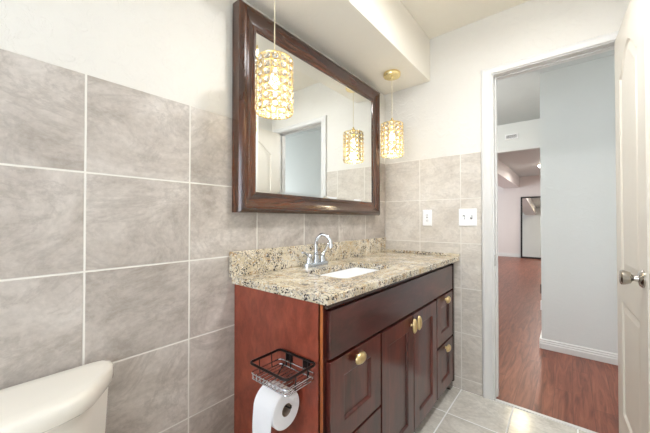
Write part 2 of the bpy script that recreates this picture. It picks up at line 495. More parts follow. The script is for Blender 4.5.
struct(obj('floor', boxes((-0.12, XR+0.12, YB-0.12, L, -0.08, 0.0)), M['tile_floor']))
struct(obj('floor', boxes((-3.6, 3.6, L+0.0001, 11.0, -0.081, -0.001)), M['plank']))
struct(obj('ceiling', boxes((-0.12, XR+0.12, YB-0.12, PW+WT, CEIL, CEIL+0.1)), M['ceiling_paint']))
# boxed-in soffit over the vanity
struct(obj('ceiling_soffit', boxes((-0.0079, 0.36, YB+0.001, PW-0.0005, 2.135, CEIL-0.0005)), M['soffit_paint'], bevel=0.004))

# ------------------------------------------------------------------ door frame: jambs, stops and casing
def casing(side):
    """moulded casing around the doorway as one swept profile; side = -1 bathroom, +1 hallway"""
    y = PW if side < 0 else PW+WT
    prof = [(0.008, 0.0), (0.008, 0.010), (0.014, 0.013), (0.022, 0.011), (0.040, 0.014), (0.052, 0.019), (0.062, 0.018), (0.068, 0.014), (0.070, 0.0)]
    rings = []
    for path in ('l0', 'l1', 'r1', 'r0'):
        ring = []
        for w, d in prof:
            yy = y + side*d
            if path == 'l0': p = (DX0-w, yy, 0.0)
            elif path == 'l1': p = (DX0-w, yy, DZ+w*0.68)
            elif path == 'r1': p = (DX1+w, yy, DZ+w*0.68)
            else: p = (DX1+w, yy, 0.0)
            ring.append(p)
        rings.append(ring)
    b = bmesh.new(); loops(b, rings, True, True, True)
    return b
t1 = struct(obj('trim_1', casing(-1), M['trim'], smooth=True, angle=25))
struct(obj('casing', casing(1), M['trim'], t1))
j0, j1 = PW-0.001, PW+WT+0.001
struct(obj('jamb', boxes((DX0-0.0195, DX0, j0, j1, 0.0, DZ)), M['trim'], t1))
struct(obj('jamb', boxes((DX1, DX1+0.0195, j0, j1, 0.0, DZ)), M['trim'], t1))
struct(obj('head_jamb', boxes((DX0-0.0195, DX1+0.0195, j0, j1, DZ, DZ+0.0195)), M['trim'], t1))
struct(obj('door_stop', boxes((DX0, DX0+0.008, PW+0.045, PW+0.078, 0.0, DZ-0.008), (DX1-0.008, DX1, PW+0.045, PW+0.078, 0.0, DZ-0.008), (DX0, DX1, PW+0.045, PW+0.078, DZ-0.008, DZ)), M['trim'], t1, bevel=0.002))
struct(obj('strike_plate', boxes((DX0, DX0+0.0015, PW+0.006, PW+0.034, 0.84, 0.91)), M['nickel'], t1))

# ------------------------------------------------------------------ the open door
DW, DH, DT = 0.58, 2.035, 0.035
door_empty_loc = Vector((1.3155, 2.115, 0.008))
d_ang = math.atan2(-1.0, 0.045)
def arch_outline(a0, a1, b0, b1, rise, n=16):
    pts = [(a0, b0), (a1, b0)]
    for i in range(n+1):
        t = i/n
        a = a1+(a0-a1)*t
        s = math.sin(PI*t)
        k = 0.5-0.5*math.cos(2*PI*t)
        pts.append((a, b1 + rise*(0.65*k+0.35*s)))
    return pts
def offset_poly(pts, d):
    n = len(pts); out = []
    area2 = sum(pts[i][0]*pts[(i+1) % n][1]-pts[(i+1) % n][0]*pts[i][1] for i in range(n))
    sg = 1 if area2 > 0 else -1
    for i in range(n):
        p0, p1, p2 = Vector(pts[i-1]), Vector(pts[i]), Vector(pts[(i+1) % n])
        e1 = (p1-p0).normalized(); e2 = (p2-p1).normalized()
        n1 = Vector((-e1.y, e1.x))*sg; n2 = Vector((-e2.y, e2.x))*sg
        bis = n1+n2
        bis = bis/max(0.3, bis.dot(n1))
        q = p1+bis*d
        out.append((q.x, q.y))
    return out
def panel_fill(bm, outline, mp, base, prof):
    """moulded panel inside an outline: prof = (inset, depth)"""
    rings = []
    for ins, dep in prof:
        o = offset_poly(outline, ins) if ins else outline
        rings.append([mp(a, b, base(dep)) for a, b in o])
    R = loops(bm, rings, True, False, False)
    es = [bm.edges.get((R[-1][i], R[-1][(i+1) % len(R[-1])])) for i in range(len(R[-1]))]
    bmesh.ops.triangle_fill(bm, use_beauty=True, edges=es)
bm = bmesh.new()
up = arch_outline(0.115, 0.465, 0.88, 1.80, 0.11)
lo = rect(0.115, 0.465, 0.20, 0.74)
mpd = lambda a, b, c: (a, c, b)
for c, sgn in ((0.0, 1), (DT, -1)):
    es = []
    for lp in (rect(0, DW, 0, DH), up, lo):
        vs = [bm.verts.new(mpd(a, b, c)) for a, b in lp]
        for i in range(len(vs)): es.append(bm.edges.new((vs[i], vs[(i+1) % len(vs)])))
    bmesh.ops.triangle_fill(bm, use_beauty=True, edges=es)
    for lp in (up, lo):
        panel_fill(bm, lp, mpd, lambda d, c=c, s=sgn: c+s*d, [(0, 0), (0.008, 0.007), (0.016, 0.008), (0.045, 0.003)])
loops(bm, [[mpd(a, b, 0.0) for a, b in rect(0, DW, 0, DH)], [mpd(a, b, DT) for a, b in rect(0, DW, 0, DH)]], True, False, False)
merge(bm)
door = struct(obj('door_1', bm, M['door_paint'], bevel=0.0))
door.location = door_empty_loc; door.rotation_euler = (0, 0, d_ang)
def dobj(name, bm, m, **k):
    o = obj(name, bm, m, None, **k); o.parent = door; return struct(o)
KZ, KU = 0.908, DW-0.056
bm = bmesh.new()
lathe(bm, [(0.033, 0.0), (0.033, -0.004), (0.026, -0.011), (0.013, -0.014), (0.011, -0.026), (0.014, -0.030), (0.021, -0.034), (0.024, -0.041), (0.028, -0.053), (0.028, -0.058), (0.024, -0.062), (0.010, -0.064)], (KU, 0, KZ), 32, 'y')
dobj('door_knob', bm, M['nickel'], smooth=True)
bm = bmesh.new()
lathe(bm, [(0.033, DT), (0.033, DT+0.004), (0.026, DT+0.011), (0.013, DT+0.014), (0.011, DT+0.028), (0.020, DT+0.036), (0.026, DT+0.058), (0.024, DT+0.064), (0.010, DT+0.066)], (KU, 0, KZ), 32, 'y')
dobj('door_knob', bm, M['nickel'], smooth=True)
dobj('latch_plate', boxes((DW, DW+0.0015, 0.005, 0.030, KZ-0.028, KZ+0.028), (DW+0.0015, DW+0.009, 0.011, 0.024, KZ-0.008, KZ+0.008)), M['nickel'])
for z in (0.22, 1.0, 1.80):
    b = bmesh.new()
    lathe(b, [(0.006, -0.045), (0.006, 0.045)], (-0.004, DT+0.004, z), 12)
    dobj('hinge', b, M['nickel'])

# ------------------------------------------------------------------ hallway and far room
hw = [
 ('wall_hall', (0.934, 3.6, 3.262, 3.362, 0, CEIL), 'hall_paint'),
 ('wall_hall', (0.934, 1.034, 3.3625, 4.70, 0, CEIL), 'hall_paint'),
 ('wall_hall_left', (-1.1, -1.0, PW+WT, 4.70, 0, CEIL), 'hall_paint'),
 ('wall_bathroom_back', (-1.1, -0.1205, PW, PW+WT-0.0005, 0, CEIL), 'hall_paint'),
 ('wall_bathroom_side', (XR+0.1205, 3.6, PW, PW+WT-0.0005, 0, CEIL), 'hall_paint'),
 ('wall_far', (-3.6, 3.6, 10.72, 10.82, 0, CEIL), 'far_paint'),
 ('wall_far_right', (1.6, 1.7, 4.83, 10.72, 0, CEIL), 'far_paint'),
]
for n, b, m in hw: struct(obj(n, boxes(b), M[m]))
# header over the wide opening at the end of the hallway
HZ = 2.075
bm = boxes((-3.6, 0.12, 4.705, 4.825, 0, CEIL), (0.12, 0.9125, 4.705, 4.825, HZ, CEIL), (0.9125, 1.6, 4.705, 4.825, 0, CEIL))
struct(obj('wall_header', bm, M['hall_paint']))
struct(obj('trim_2', boxes((0.1205, 0.912, 4.690, 4.704, HZ-0.012, HZ+0.012), (0.8895, 0.9125, 4.690, 4.835, 0, HZ-0.0121)), M['trim']))
struct(obj('ceiling', boxes((-3.6, 3.6, PW+WT, 11.0, CEIL+0.0005, CEIL+0.1)), M['hall_ceiling']))
struct(obj('ceiling_beam', boxes((-0.45, -0.03, 4.826, 10.719, 2.12, CEIL)), M['far_paint']))
# unseen end walls, with window openings added to let fill light in
def added_window_wall(name, x, y0, y1, oy0, oy1, oz0, oz1, th, m):
    b = bmesh.new()
    holed(b, rect(y0, y1, 0, CEIL), [rect(oy0, oy1, oz0, oz1)], lambda a, bb, c: (c, a, bb), x, x+th)
    merge(b)
    return struct(obj(name, b, m))
added_window_wall('wall_hall_end_added_window', 3.30, PW+WT, 3.26, 2.32, 3.16, 0.75, 2.1, 0.1, M['hall_paint'])
added_window_wall('wall_far_left_added_window', -3.15, 4.83, 10.72, 7.2, 10.0, 0.5, 2.2, -0.1, M['far_paint'])

def moulded_base(name, x0, x1, yf, m, h=0.085):
    """baseboard whose face looks towards -y"""
    prof = [(0, 0), (0, 0.016), (0.045, 0.016), (0.050, 0.012), (0.062, 0.012), (0.068, 0.008), (0.078, 0.008), (h, 0.003), (h, 0)]
    bm = bmesh.new()
    loops(bm, [[(x, yf-d, z) for z, d in prof] for x in (x0, x1)])
    return struct(obj(name, bm, m))
moulded_base('baseboard_hall', 0.918, 3.29, 3.2615, M['trim'])
bm = bmesh.new(); box(bm, 0.918, 0.9338, 3.262, 4.685, 0, 0.085); struct(obj('baseboard_hall_return', bm, M['trim']))
moulded_base('baseboard_far', -3.1, 1.59, 10.7195, M['trim'], 0.11)
# little hinge leaf and catch on the corner of the hallway wall
h = obj('hinge', boxes((0.927, 0.9335, 3.264, 3.290, 0.48, 0.56)), M['bronze'])
tag(h, 'small dark hinge on the outer corner of the hallway wall', 'hinge')
h = obj('hinge', boxes((0.927, 0.9335, 3.264, 3.290, 0.335, 0.415)), M['plastic'])
tag(h, 'small white painted hinge on the hallway wall corner, below the dark one', 'hinge')

# threshold strip
struct(obj('trim_3', boxes((DX0+0.0005, DX1-0.0005, L-0.004, L+0.022, 0.0, 0.004)), M['trim'], bevel=0.0015))

# black framed mirror at the far wall
t = thing('floor_mirror', 'tall narrow black-framed mirror leaning against the far wall of the room beyond the hallway', 'mirror', (0.36, 10.68, 0))
bm = bmesh.new()
holed(bm, rect(0.0, 0.75, 0.001, 1.83), [rect(0.045, 0.705, 0.05, 1.785)], lambda a, b, c: (a, c-0.12*(1-b/1.83), b), 10.675, 10.705)
merge(bm)
obj('frame', bm, M['black'], t, bevel=0.003)
bm = bmesh.new()
loops(bm, [[(a, c-0.12*(1-b/1.83), b) for a, b in rect(0.042, 0.708, 0.047, 1.788)] for c in (10.682, 10.692)])
obj('glass', bm, M['mirror'], t)

# wall vent above the opening
t = thing('wall_vent', 'small white rectangular vent high on the hallway wall above the opening', 'vent', (0.535, 4.70, 2.26))
bm = bmesh.new()
holed(bm, rect(0.46, 0.61, 2.225, 2.295), [rect(0.475, 0.595, 2.24, 2.28)], lambda a, b, c: (a, c, b), 4.685, 4.7045)
merge(bm); obj('frame', bm, M['plastic'], t, bevel=0.002)
obj('backing', boxes((0.475, 0.595, 4.698, 4.7045, 2.24, 2.28)), M['dark_slot'], t)
bm = boxes(*[(0.476, 0.594, 4.688, 4.6975, 2.2435+i*0.009, 2.2475+i*0.009) for i in range(4)])
obj('slats', bm, M['plastic'], t)

def dome_light(name, label, loc, r, power, col=(1.0, 0.86, 0.66), bare=False):
    t = thing(name, label, 'ceiling light', loc)
    x, y, z = loc
    b = bmesh.new(); lathe(b, [(r*0.98, 0), (r, -0.008), (r, -0.022), (r*0.93, -0.026)], loc, 40)
    obj('base_ring', b, M['brass'], t, smooth=True)
    b = bmesh.new(); lathe(b, [(r*0.90, -0.026)]+[(r*0.90*math.cos(a*PI/16), -0.026-0.075*math.sin(a*PI/16)) for a in range(1, 8)], loc, 40)
    obj('glass_dome', b, M['lamp_dome'], t, smooth=True)
    l = bpy.data.lights.new('lamp_light', 'POINT' if bare else 'AREA'); l.energy = power; l.color = col
    if bare: l.shadow_soft_size = 0.08
    else: l.shape = 'DISK'; l.size = r*1.8
    lo_ = bpy.data.objects.new('lamp_light', l); scn.collection.objects.link(lo_); lo_.location = (x, y, z-(0.20 if bare else 0.105))
    lo_.parent = t; lo_.matrix_parent_inverse = Matrix.Translation(t.location).inverted()
    return t
dome_light('ceiling_light', 'round lit ceiling light in the far room, beyond the hallway wall corner', (0.69, 8.6, CEIL), 0.14, 30, (1.0, 0.95, 0.88))
dome_light('ceiling_light', 'unseen flush ceiling light added to brighten the hallway, behind the vanity corner', (-0.15, 3.30, CEIL), 0.14, 34, (1.0, 0.985, 0.96), True)  # unseen lamp added to fill the hallway with light
dome_light('ceiling_light', 'lit ceiling light just behind the opening header, mirrored as a glare in the floor tiles', (0.45, 6.1, CEIL), 0.12, 8, (1.0, 0.86, 0.55))
dome_light('ceiling_light', 'unseen flush ceiling light added to brighten the bathroom, over the walkway beside the vanity', (0.98, 1.20, CEIL), 0.15, 14, (0.97, 0.98, 1.0))  # added overhead lamp, out of view, to light the bathroom

# ------------------------------------------------------------------ vanity cabinet
CY0, CY1, CF = 0.751, 2.118, 0.502      # ends and face-frame plane
CT = 0.857
van = thing('vanity_cabinet', 'dark cherry wood bathroom vanity cabinet with brass knobs under the granite top', 'vanity', (0.25, 1.40, 0))
# side panels, back, bottom (open carcass behind the faces)
obj('side_panel', boxes((0.003, CF-0.002, CY0, CY0+0.018, 0.0, CT)), M['cherry_side'], van)['label'] = 'reddish cherry side panel'
obj('side_panel', boxes((0.003, CF-0.002, CY1-0.018, CY1, 0.0, CT)), M['cherry_side'], van)
obj('carcass', boxes((0.003, 0.015, CY0+0.0185, CY1-0.0185, 0.06, 0.83), (0.0155, CF-0.003, CY0+0.0185, CY1-0.0185, 0.06, 0.078)), M['cherry_side'], van)
obj('toe_board', boxes((0.42, 0.436, CY0+0.019, CY1-0.019, 0.001, 0.0595)), M['cherry_dark'], van)
# face frame
bm = bmesh.new()
FB = 0.052
fr_holes = [rect(0.80, 1.085, 0.39, 0.64), rect(0.80, 1.085, 0.09, 0.33), rect(1.135, 1.76, 0.09, 0.64), rect(1.81, 2.065, 0.39, 0.64), rect(1.81, 2.065, 0.09, 0.33)]
holed(bm, rect(CY0, CY1, FB, CT), fr_holes, lambda a, b, c: (c, a, b), CF, CF-0.018)
merge(bm)
obj('face_frame', bm, M['cherry'], van)
obj('edge_strip', boxes((CF-0.010, CF+0.0015, CY0-0.0022, CY0+0.002, 0.03, CT-0.004)), M['cherry_edge'], van, bevel=0.001)['label'] = 'worn orange corner edge with its highlight painted in'  # lighter strip paints in the highlight along the worn front corner
obj('top_moulding', boxes((CF, CF+0.014, CY0+0.004, CY1, 0.838, CT)), M['cherry_dark'], van, bevel=0.004)
# bracket feet
def foot(y0, y1):
    b = bmesh.new()
    s = 1 if y0 < 1.4 else -1
    ys = (lambda t: y0+(y1-y0)*t) if s > 0 else (lambda t: y1-(y1-y0)*t)
    prof = [(0, 0), (0.45, 0), (0.5, 0.012), (0.7, 0.03), (1, 0.0515), (0, 0.0515)]
    loops(b, [[(x, ys(t), z) for t, z in prof] for x in (CF-0.05, CF+0.008)])
    return b
for a, b_ in ((CY0, CY0+0.11), (CY1-0.11, CY1)):
    obj('foot', foot(a, b_), M['cherry_dark'], van)
obj('side_stile', boxes((CF, CF+0.022, 2.092, CY1, FB, 0.8375)), M['cherry_dark'], van, bevel=0.002)
# false front
obj('false_front', boxes((CF+0.0005, CF+0.019, 0.768, 2.087, 0.672, 0.832)), M['cherry_h'], van, bevel=0.004, bevel_seg=3)

def oval_knob(y, z, parent, vertical=False):
    """ribbed shell knob"""
    b = bmesh.new()
    x0 = CF+0.019
    lathe(b, [(0.009, 0.0), (0.006, 0.004), (0.005, 0.013), (0.008, 0.016)], (x0, y, z), 16, 'x')
    ry, rz = (0.033, 0.022)
    if vertical: ry, rz = 0.019, 0.036
    n = 28; rings = []
    for k, (s, h) in enumerate([(0.75, 0.012), (0.97, 0.015), (1.0, 0.018), (0.90, 0.023), (0.68, 0.028), (0.35, 0.031), (0.08, 0.032)]):
        ring = []
        for i in range(n):
            a = 2*PI*i/n
            rib = 1.0 + (0.035 if i % 2 else 0.0)*min(1, s*1.2)
            ring.append((x0+h, y+ry*s*rib*math.cos(a), z+rz*s*rib*math.sin(a)))
        rings.append(ring)
    loops(b, rings)
    o = obj('knob', b, M['knob_brass'], parent, smooth='full')
    return o

def front(name, y0, y1, z0, z1, stile, rail, knob=None, vertical=False, m='cherry'):
    b = bmesh.new()
    mp = lambda a, bb, c: (c, a, bb)
    x1 = CF+0.019
    inner = rect(y0+stile, y1-stile, z0+rail, z1-rail)
    es = []
    for lp in (rect(y0, y1, z0, z1), inner):
        vs = [b.verts.new(mp(a, bb, x1)) for a, bb in lp]
        for i in range(4): es.append(b.edges.new((vs[i], vs[(i+1) % 4])))
    bmesh.ops.triangle_fill(b, use_beauty=True, edges=es)
    panel_fill(b, inner, mp, lambda d: x1-d, [(0, 0), (0.004, 0.003), (0.007, 0.010), (0.010, 0.010)])
    loops(b, [[mp(a, bb, x1) for a, bb in rect(y0, y1, z0, z1)], [mp(a, bb, CF+0.0005) for a, bb in rect(y0, y1, z0, z1)]], True, False, True)
    merge(b)
    o = obj(name, b, M[m], van, bevel=0.0018)
    if knob: oval_knob(knob[0], knob[1], o, vertical)
    return o
front('drawer', 0.768, 1.105, 0.368, 0.662, 0.078, 0.068, (0.925, 0.630), m='cherry')
front('drawer', 0.768, 1.105, 0.066, 0.358, 0.078, 0.068, (0.935, 0.318), m='cherry')
front('cabinet_door', 1.116, 1.443, 0.066, 0.658, 0.066, 0.07, (1.412, 0.612), True)
front('cabinet_door', 1.449, 1.777, 0.066, 0.658, 0.066, 0.07, (1.470, 0.612), True)
front('drawer', 1.787, 2.087, 0.368, 0.662, 0.072, 0.068, (1.935, 0.633))
front('drawer', 1.787, 2.087, 0.066, 0.358, 0.072, 0.068, (1.935, 0.330))

# ------------------------------------------------------------------ granite countertop, sink, faucet
bm = bmesh.new()
SX0, SX1, SY0, SY1 = 0.165, 0.408, 1.010, 1.455
outer = [(0.001, 0.737), (0.531, 0.737), (0.556, L-0.0005), (0.001, L-0.0005)]
hole = rrect(SX0, SX1, SY0, SY1, 0.035)
holed(bm, outer, [hole], lambda a, b, c: (a, b, c), 0.888, 0.858)
merge(bm)
ct = obj('countertop', bm, M['granite'], bevel=0.003)
tag(ct, 'speckled beige granite vanity countertop with backsplash', 'countertop')
obj('backsplash', boxes((0.001, 0.021, 0.725, 2.0955, 0.8882, 0.997)), M['granite'], ct, bevel=0.002)
obj('side_splash', boxes((0.022, 0.560, L-0.022, L-0.0008, 0.8882, 0.905)), M['granite'], ct, bevel=0.002)

bm = bmesh.new()
def ins(d): return rrect(SX0+d, SX1-d, SY0+d, SY1-d, max(0.012, 0.035-d*0.3))
out_rings = [[(a, b, z) for a, b in ins(d)] for d, z in ((-0.022, 0.8575), (0.0, 0.8575), (0.004, 0.852), (0.010, 0.78), (0.030, 0.735), (0.070, 0.722), (0.105, 0.717))]
under = [[(a, b, z) for a, b in ins(d)] for d, z in ((-0.022, 0.8575), (-0.022, 0.850), (-0.006, 0.846), (0.0, 0.775), (0.020, 0.728), (0.070, 0.708), (0.105, 0.706))]
loops(bm, out_rings, True, False, True)
loops(bm, under, True, False, True)
merge(bm)
snk = obj('sink', bm, M['sink_porcelain'], smooth=True, angle=50)
tag(snk, 'white rectangular undermount sink set in the granite countertop', 'sink')
bm = bmesh.new(); lathe(bm, [(0.021, 0.0), (0.021, 0.002), (0.016, 0.003), (0.010, 0.0015)], ((SX0+SX1)/2, (SY0+SY1)/2, 0.7172), 24)
obj('drain', bm, M['chrome'], snk, smooth=True)

FX, FY, FZ = 0.080, 1.200, 0.8882
fa = thing('faucet', 'chrome two-handle gooseneck faucet on the granite counter behind the sink', 'faucet', (FX, FY, FZ))
bm = bmesh.new()
loops(bm, [[(FX+s*a, FY+s*b if False else FY+b*s2, z) for a, b in rrect(-0.026, 0.026, -0.088, 0.088, 0.024, 8)] for s, s2, z in ((1, 1, FZ), (1, 1, FZ+0.014), (0.94, 0.98, FZ+0.020), (0.8, 0.94, FZ+0.022))])
obj('base_plate', bm, M['chrome'], fa, smooth=True)
bm = bmesh.new()
lathe(bm, [(0.021, 0.020), (0.021, 0.030), (0.015, 0.042), (0.0125, 0.065), (0.0135, 0.068), (0.0135, 0.072), (0.011, 0.075)], (FX, FY, FZ), 24)
ctrl = [(FX, FY, FZ+0.07), (FX, FY, FZ+0.115), (FX+0.008, FY+0.002, FZ+0.145), (FX+0.028, FY+0.010, FZ+0.166), (FX+0.054, FY+0.020, FZ+0.162), (FX+0.074, FY+0.028, FZ+0.138), (FX+0.078, FY+0.030, FZ+0.118)]
tube(bm, smooth_path(ctrl, 7), 0.0092, 16)
lathe(bm, [(0.0118, -0.014), (0.0118, 0.004), (0.0098, 0.008)], (FX+0.0782, FY+0.030, FZ+0.112), 20)
obj('spout', bm, M['chrome'], fa, smooth=True)
for s in (-1, 1):
    b = bmesh.new()
    hy = FY+s*0.053
    lathe(b, [(0.020, 0.020), (0.020, 0.026), (0.016, 0.034), (0.0145, 0.052), (0.016, 0.058), (0.011, 0.066), (0.003, 0.068)], (FX, hy, FZ), 24)
    if s < 0:
        pth = smooth_path([(FX, hy, FZ+0.060), (FX-0.004, hy-0.020, FZ+0.068), (FX+0.002, hy-0.045, FZ+0.078), (FX+0.006, hy-0.060, FZ+0.080)], 5)
    else:
        pth = smooth_path([(FX, hy, FZ+0.060), (FX+0.004, hy+0.016, FZ+0.072), (FX+0.004, hy+0.036, FZ+0.098), (FX+0.004, hy+0.050, FZ+0.118)], 5)
    tube(b, pth, [0.0075]*4+[0.0065]*(len(pth)-5)+[0.004], 12)
    obj('handle', b, M['chrome'], fa, smooth=True)

# ------------------------------------------------------------------ wall mirror
MY0, MY1, MZ0, MZ1 = 0.829, 1.850, 1.258, 1.985
FW = 0.092
mir = thing('wall_mirror', 'large rectangular wall mirror in a dark walnut moulded frame above the vanity', 'mirror', (0.03, (MY0+MY1)/2, MZ0-FW))
prof = [(0.0, 0.020), (0.0, 0.047), (0.004, 0.050), (0.014, 0.050), (0.020, 0.046), (0.034, 0.047), (0.048, 0.052), (0.058, 0.060), (0.066, 0.066), (0.075, 0.066), (0.083, 0.061), (FW, 0.050), (FW, 0.0012), (0.06, 0.0012)]
def corner(w, x, c):
    y = MY0-w if c[0] == 0 else MY1+w
    z = MZ0-w if c[1] == 0 else MZ1+w
    return (x, y, z)
for nm, c0, c1, m in (('frame_rail', (0, 0), (1, 0), 'walnut_h'), ('frame_stile', (1, 0), (1, 1), 'walnut_v'), ('frame_rail', (1, 1), (0, 1), 'walnut_h'), ('frame_stile', (0, 1), (0, 0), 'walnut_v')):
    b = bmesh.new()
    loops(b, [[corner(w, x, c0) for w, x in prof], [corner(w, x, c1) for w, x in prof]])
    obj(nm, b, M[m], mir, smooth=True, angle=30)
bm = bmesh.new()
gx = 0.045
rs = [[(gx-0.003, y, z) for y, z in rect(MY0-0.003, MY1+0.003, MZ0-0.003, MZ1+0.003)], [(gx, y, z) for y, z in rect(MY0+0.012, MY1-0.012, MZ0+0.012, MZ1-0.012)]]
R = loops(bm, rs, True, False, True)
bm2 = bm
obj('mirror_glass', bm, M['mirror'], mir)

# ------------------------------------------------------------------ pendants
def pendant(label, x, y, group='crystal pendant lights over the vanity'):
    t = thing('pendant_light', label, 'pendant light', (x, y, 2.135), group)
    zt, zb, r = 1.795, 1.568, 0.073
    b = bmesh.new(); lathe(b, [(0.054, 0.0), (0.057, -0.003), (0.057, -0.022), (0.053, -0.027), (0.012, -0.029), (0.008, -0.038), (0.004, -0.040)], (x, y, 2.1348), 36)
    obj('canopy', b, M['brass'], t, smooth=True)
    b = bmesh.new(); tube(b, [(x, y, 2.10), (x, y, zt+0.02)], 0.0022, 8)
    obj('cord', b, M['cord'], t)
    b = bmesh.new(); lathe(b, [(0.003, 0.034), (0.007, 0.030), (0.008, 0.020), (0.014, 0.016), (0.019, 0.008), (0.019, 0.0), (0.014, -0.004), (0.014, -0.042), (0.010, -0.046)], (x, y, zt), 20)
    obj('socket', b, M['brass'], t, smooth=True)
    # wire shade frame
    b = bmesh.new()
    def ring(rr, z, w, n=40): tube(b, [(x+rr*math.cos(2*PI*i/n), y+rr*math.sin(2*PI*i/n), z) for i in range(n)], w, 6, True)
    rows = 7; nc = 14
    zs = [zt-0.012-(zt-0.012-zb)*k/rows for k in range(rows+1)]
    ring(r, zs[0], 0.0026); ring(r, zs[-1], 0.0020); ring(r, zs[-2], 0.0022)
    for z in zs[1:-2]: ring(r, z, 0.0010)
    for i in range(3):
        a = 2*PI*i/3
        tube(b, [(x+0.016*math.cos(a), y+0.016*math.sin(a), zt), (x+r*math.cos(a), y+r*math.sin(a), zs[0])], 0.0018, 6)
    for i in range(nc):
        a = 2*PI*i/nc
        tube(b, [(x+r*math.cos(a), y+r*math.sin(a), zs[0]), (x+r*math.cos(a), y+r*math.sin(a), zs[-1])], 0.0009, 5)
    fr = obj('shade_frame', b, M['brass'], t, smooth=True)
    # crystal discs set in gold rings
    b = bmesh.new(); b2 = bmesh.new()
    for k in range(rows):
        zc = (zs[k]+zs[k+1])/2; hh = (zs[k]-zs[k+1])/2*0.90
        for i in range(nc):
            a = 2*PI*(i+0.5)/nc
            c = Vector((x+r*math.cos(a), y+r*math.sin(a), zc)); nrm = Vector((math.cos(a), math.sin(a), 0)); tg = Vector((-math.sin(a), math.cos(a), 0)); up_ = Vector((0, 0, 1))
            wv = PI*r/nc*0.90
            def rr(s, d, n=8): return [tuple(c+nrm*d+tg*(wv*s*math.cos(2*PI*(q+0.5)/n))+up_*(hh*s*math.sin(2*PI*(q+0.5)/n))) for q in range(n)]
            loops(b, [rr(0.42, -0.0055), rr(0.90, -0.001), rr(0.90, 0.001), rr(0.42, 0.0055)])
            n = 12
            tube(b2, [tuple(c+tg*(wv*1.0*math.cos(2*PI*q/n))+up_*(hh*1.0*math.sin(2*PI*q/n))) for q in range(n)], 0.0016, 5, True)
    for i in range(8):          # crystals hanging across the open bottom
        a = 2*PI*i/8
        c0 = Vector((x+0.045*math.cos(a), y+0.045*math.sin(a), zb+0.006))
        lathe(b, [(0.002, -0.008), (0.010, -0.003), (0.010, 0.003), (0.002, 0.008)], c0, 8)
    cr = obj('crystals', b, M['crystal'], t); cr['kind'] = 'stuff'
    rg = obj('crystal_rings', b2, M['ring_brass'], t, smooth=True); rg['kind'] = 'stuff'
    b = bmesh.new(); lathe(b, [(0.008, 0.052), (0.010, 0.040), (0.017, 0.020), (0.019, 0.004), (0.014, -0.012), (0.004, -0.019)], (x, y, zt-0.105), 20)
    obj('bulb', b, M['bulb'], t, smooth=True)
    l = bpy.data.lights.new('bulb_light', 'POINT'); l.energy = 1.7; l.color = (1.0, 0.88, 0.70); l.shadow_soft_size = 0.03
    lo_ = bpy.data.objects.new('bulb_light', l); scn.collection.objects.link(lo_); lo_.location = (x, y, 1.61)
    lo_.parent = t; lo_.matrix_parent_inverse = Matrix.Translation(t.location).inverted()
    return t
pendant('larger-looking gold and crystal pendant hanging in front of the mirror, near its walnut corner', 0.205, 0.80)
pendant('gold and crystal pendant with visible round canopy, hanging beside the door wall', 0.203, 1.845)

# ------------------------------------------------------------------ wire basket and toilet paper
bk = thing('wire_basket', 'dark bronze wire shelf basket fixed to the side of the vanity', 'basket', (0.39, 0.757, 0.655))
BX0, BX1, BY0, BY1, BZ = 0.302, 0.480, 0.610, 0.744, 0.657
def rpath(x0, x1, y0, y1, z, r, n=5): return [(a, b, z) for a, b in rrect(x0, x1, y0, y1, r, n)]
bm = bmesh.new(); tube(bm, rpath(BX0, BX1, BY0, BY1, BZ, 0.014), 0.0044, 8, True)
obj('rim', bm, M['bronze'], bk, smooth=True)
bm = bmesh.new()
tube(bm, rpath(BX0+0.002, BX1-0.002, BY0+0.002, BY1, BZ-0.033, 0.014), 0.0023, 6, True)
tube(bm, rpath(BX0+0.004, BX1-0.004, BY0+0.004, BY1, BZ-0.050, 0.012), 0.0023, 6, True)
for i in range(9):
    xx = BX0+0.016+(BX1-BX0-0.032)*i/8
    tube(bm, smooth_path([(xx, BY1-0.002, BZ-0.0515), (xx, BY0+0.014, BZ-0.0515), (xx, BY0+0.004, BZ-0.048), (xx, BY0+0.002, BZ-0.028)], 3), 0.0017, 6)
obj('wire_bottom', bm, M['chrome'], bk, smooth=True)['label'] = 'thin shiny bottom wires'
bm = bmesh.new()
bm.free()
def upright(p, q, r):
    b = bmesh.new(); tube(b, [p, q], r, 6); obj('upright', b, M['bronze'], bk)
for xx in (BX0+0.035, BX0+0.058, BX1-0.058, BX1-0.035):
    upright((xx, BY1, BZ), (xx, BY1, BZ-0.051), 0.0028)
for yy in (BY0+0.04, BY1-0.04):
    upright((BX0, yy, BZ), (BX0+0.004, yy, BZ-0.050), 0.0020)
    upright((BX1, yy, BZ), (BX1-0.004, yy, BZ-0.050), 0.0020)
for xx in (BX0+0.030, BX1-0.064):
    obj('wall_bracket', boxes((xx, xx+0.034, BY1+0.002, 0.7505, BZ-0.030, BZ-0.006)), M['bronze'], bk, bevel=0.002)
RX0, RX1, RY, RZ, RR = 0.316, 0.412, 0.676, 0.512, 0.060
bm = bmesh.new()
tube(bm, smooth_path([(0.325, BY1, BZ-0.045), (0.305, BY1-0.004, BZ-0.08), (0.300, BY1-0.03, RZ+0.03), (0.302, RY+0.01, RZ+0.0125), (0.312, RY, RZ+0.0125), (0.36, RY, RZ+0.0125), (0.425, RY, RZ+0.0125), (0.432, RY, RZ+0.022)], 5), 0.0028, 8)
obj('roll_arm', bm, M['bronze'], bk, smooth=True)

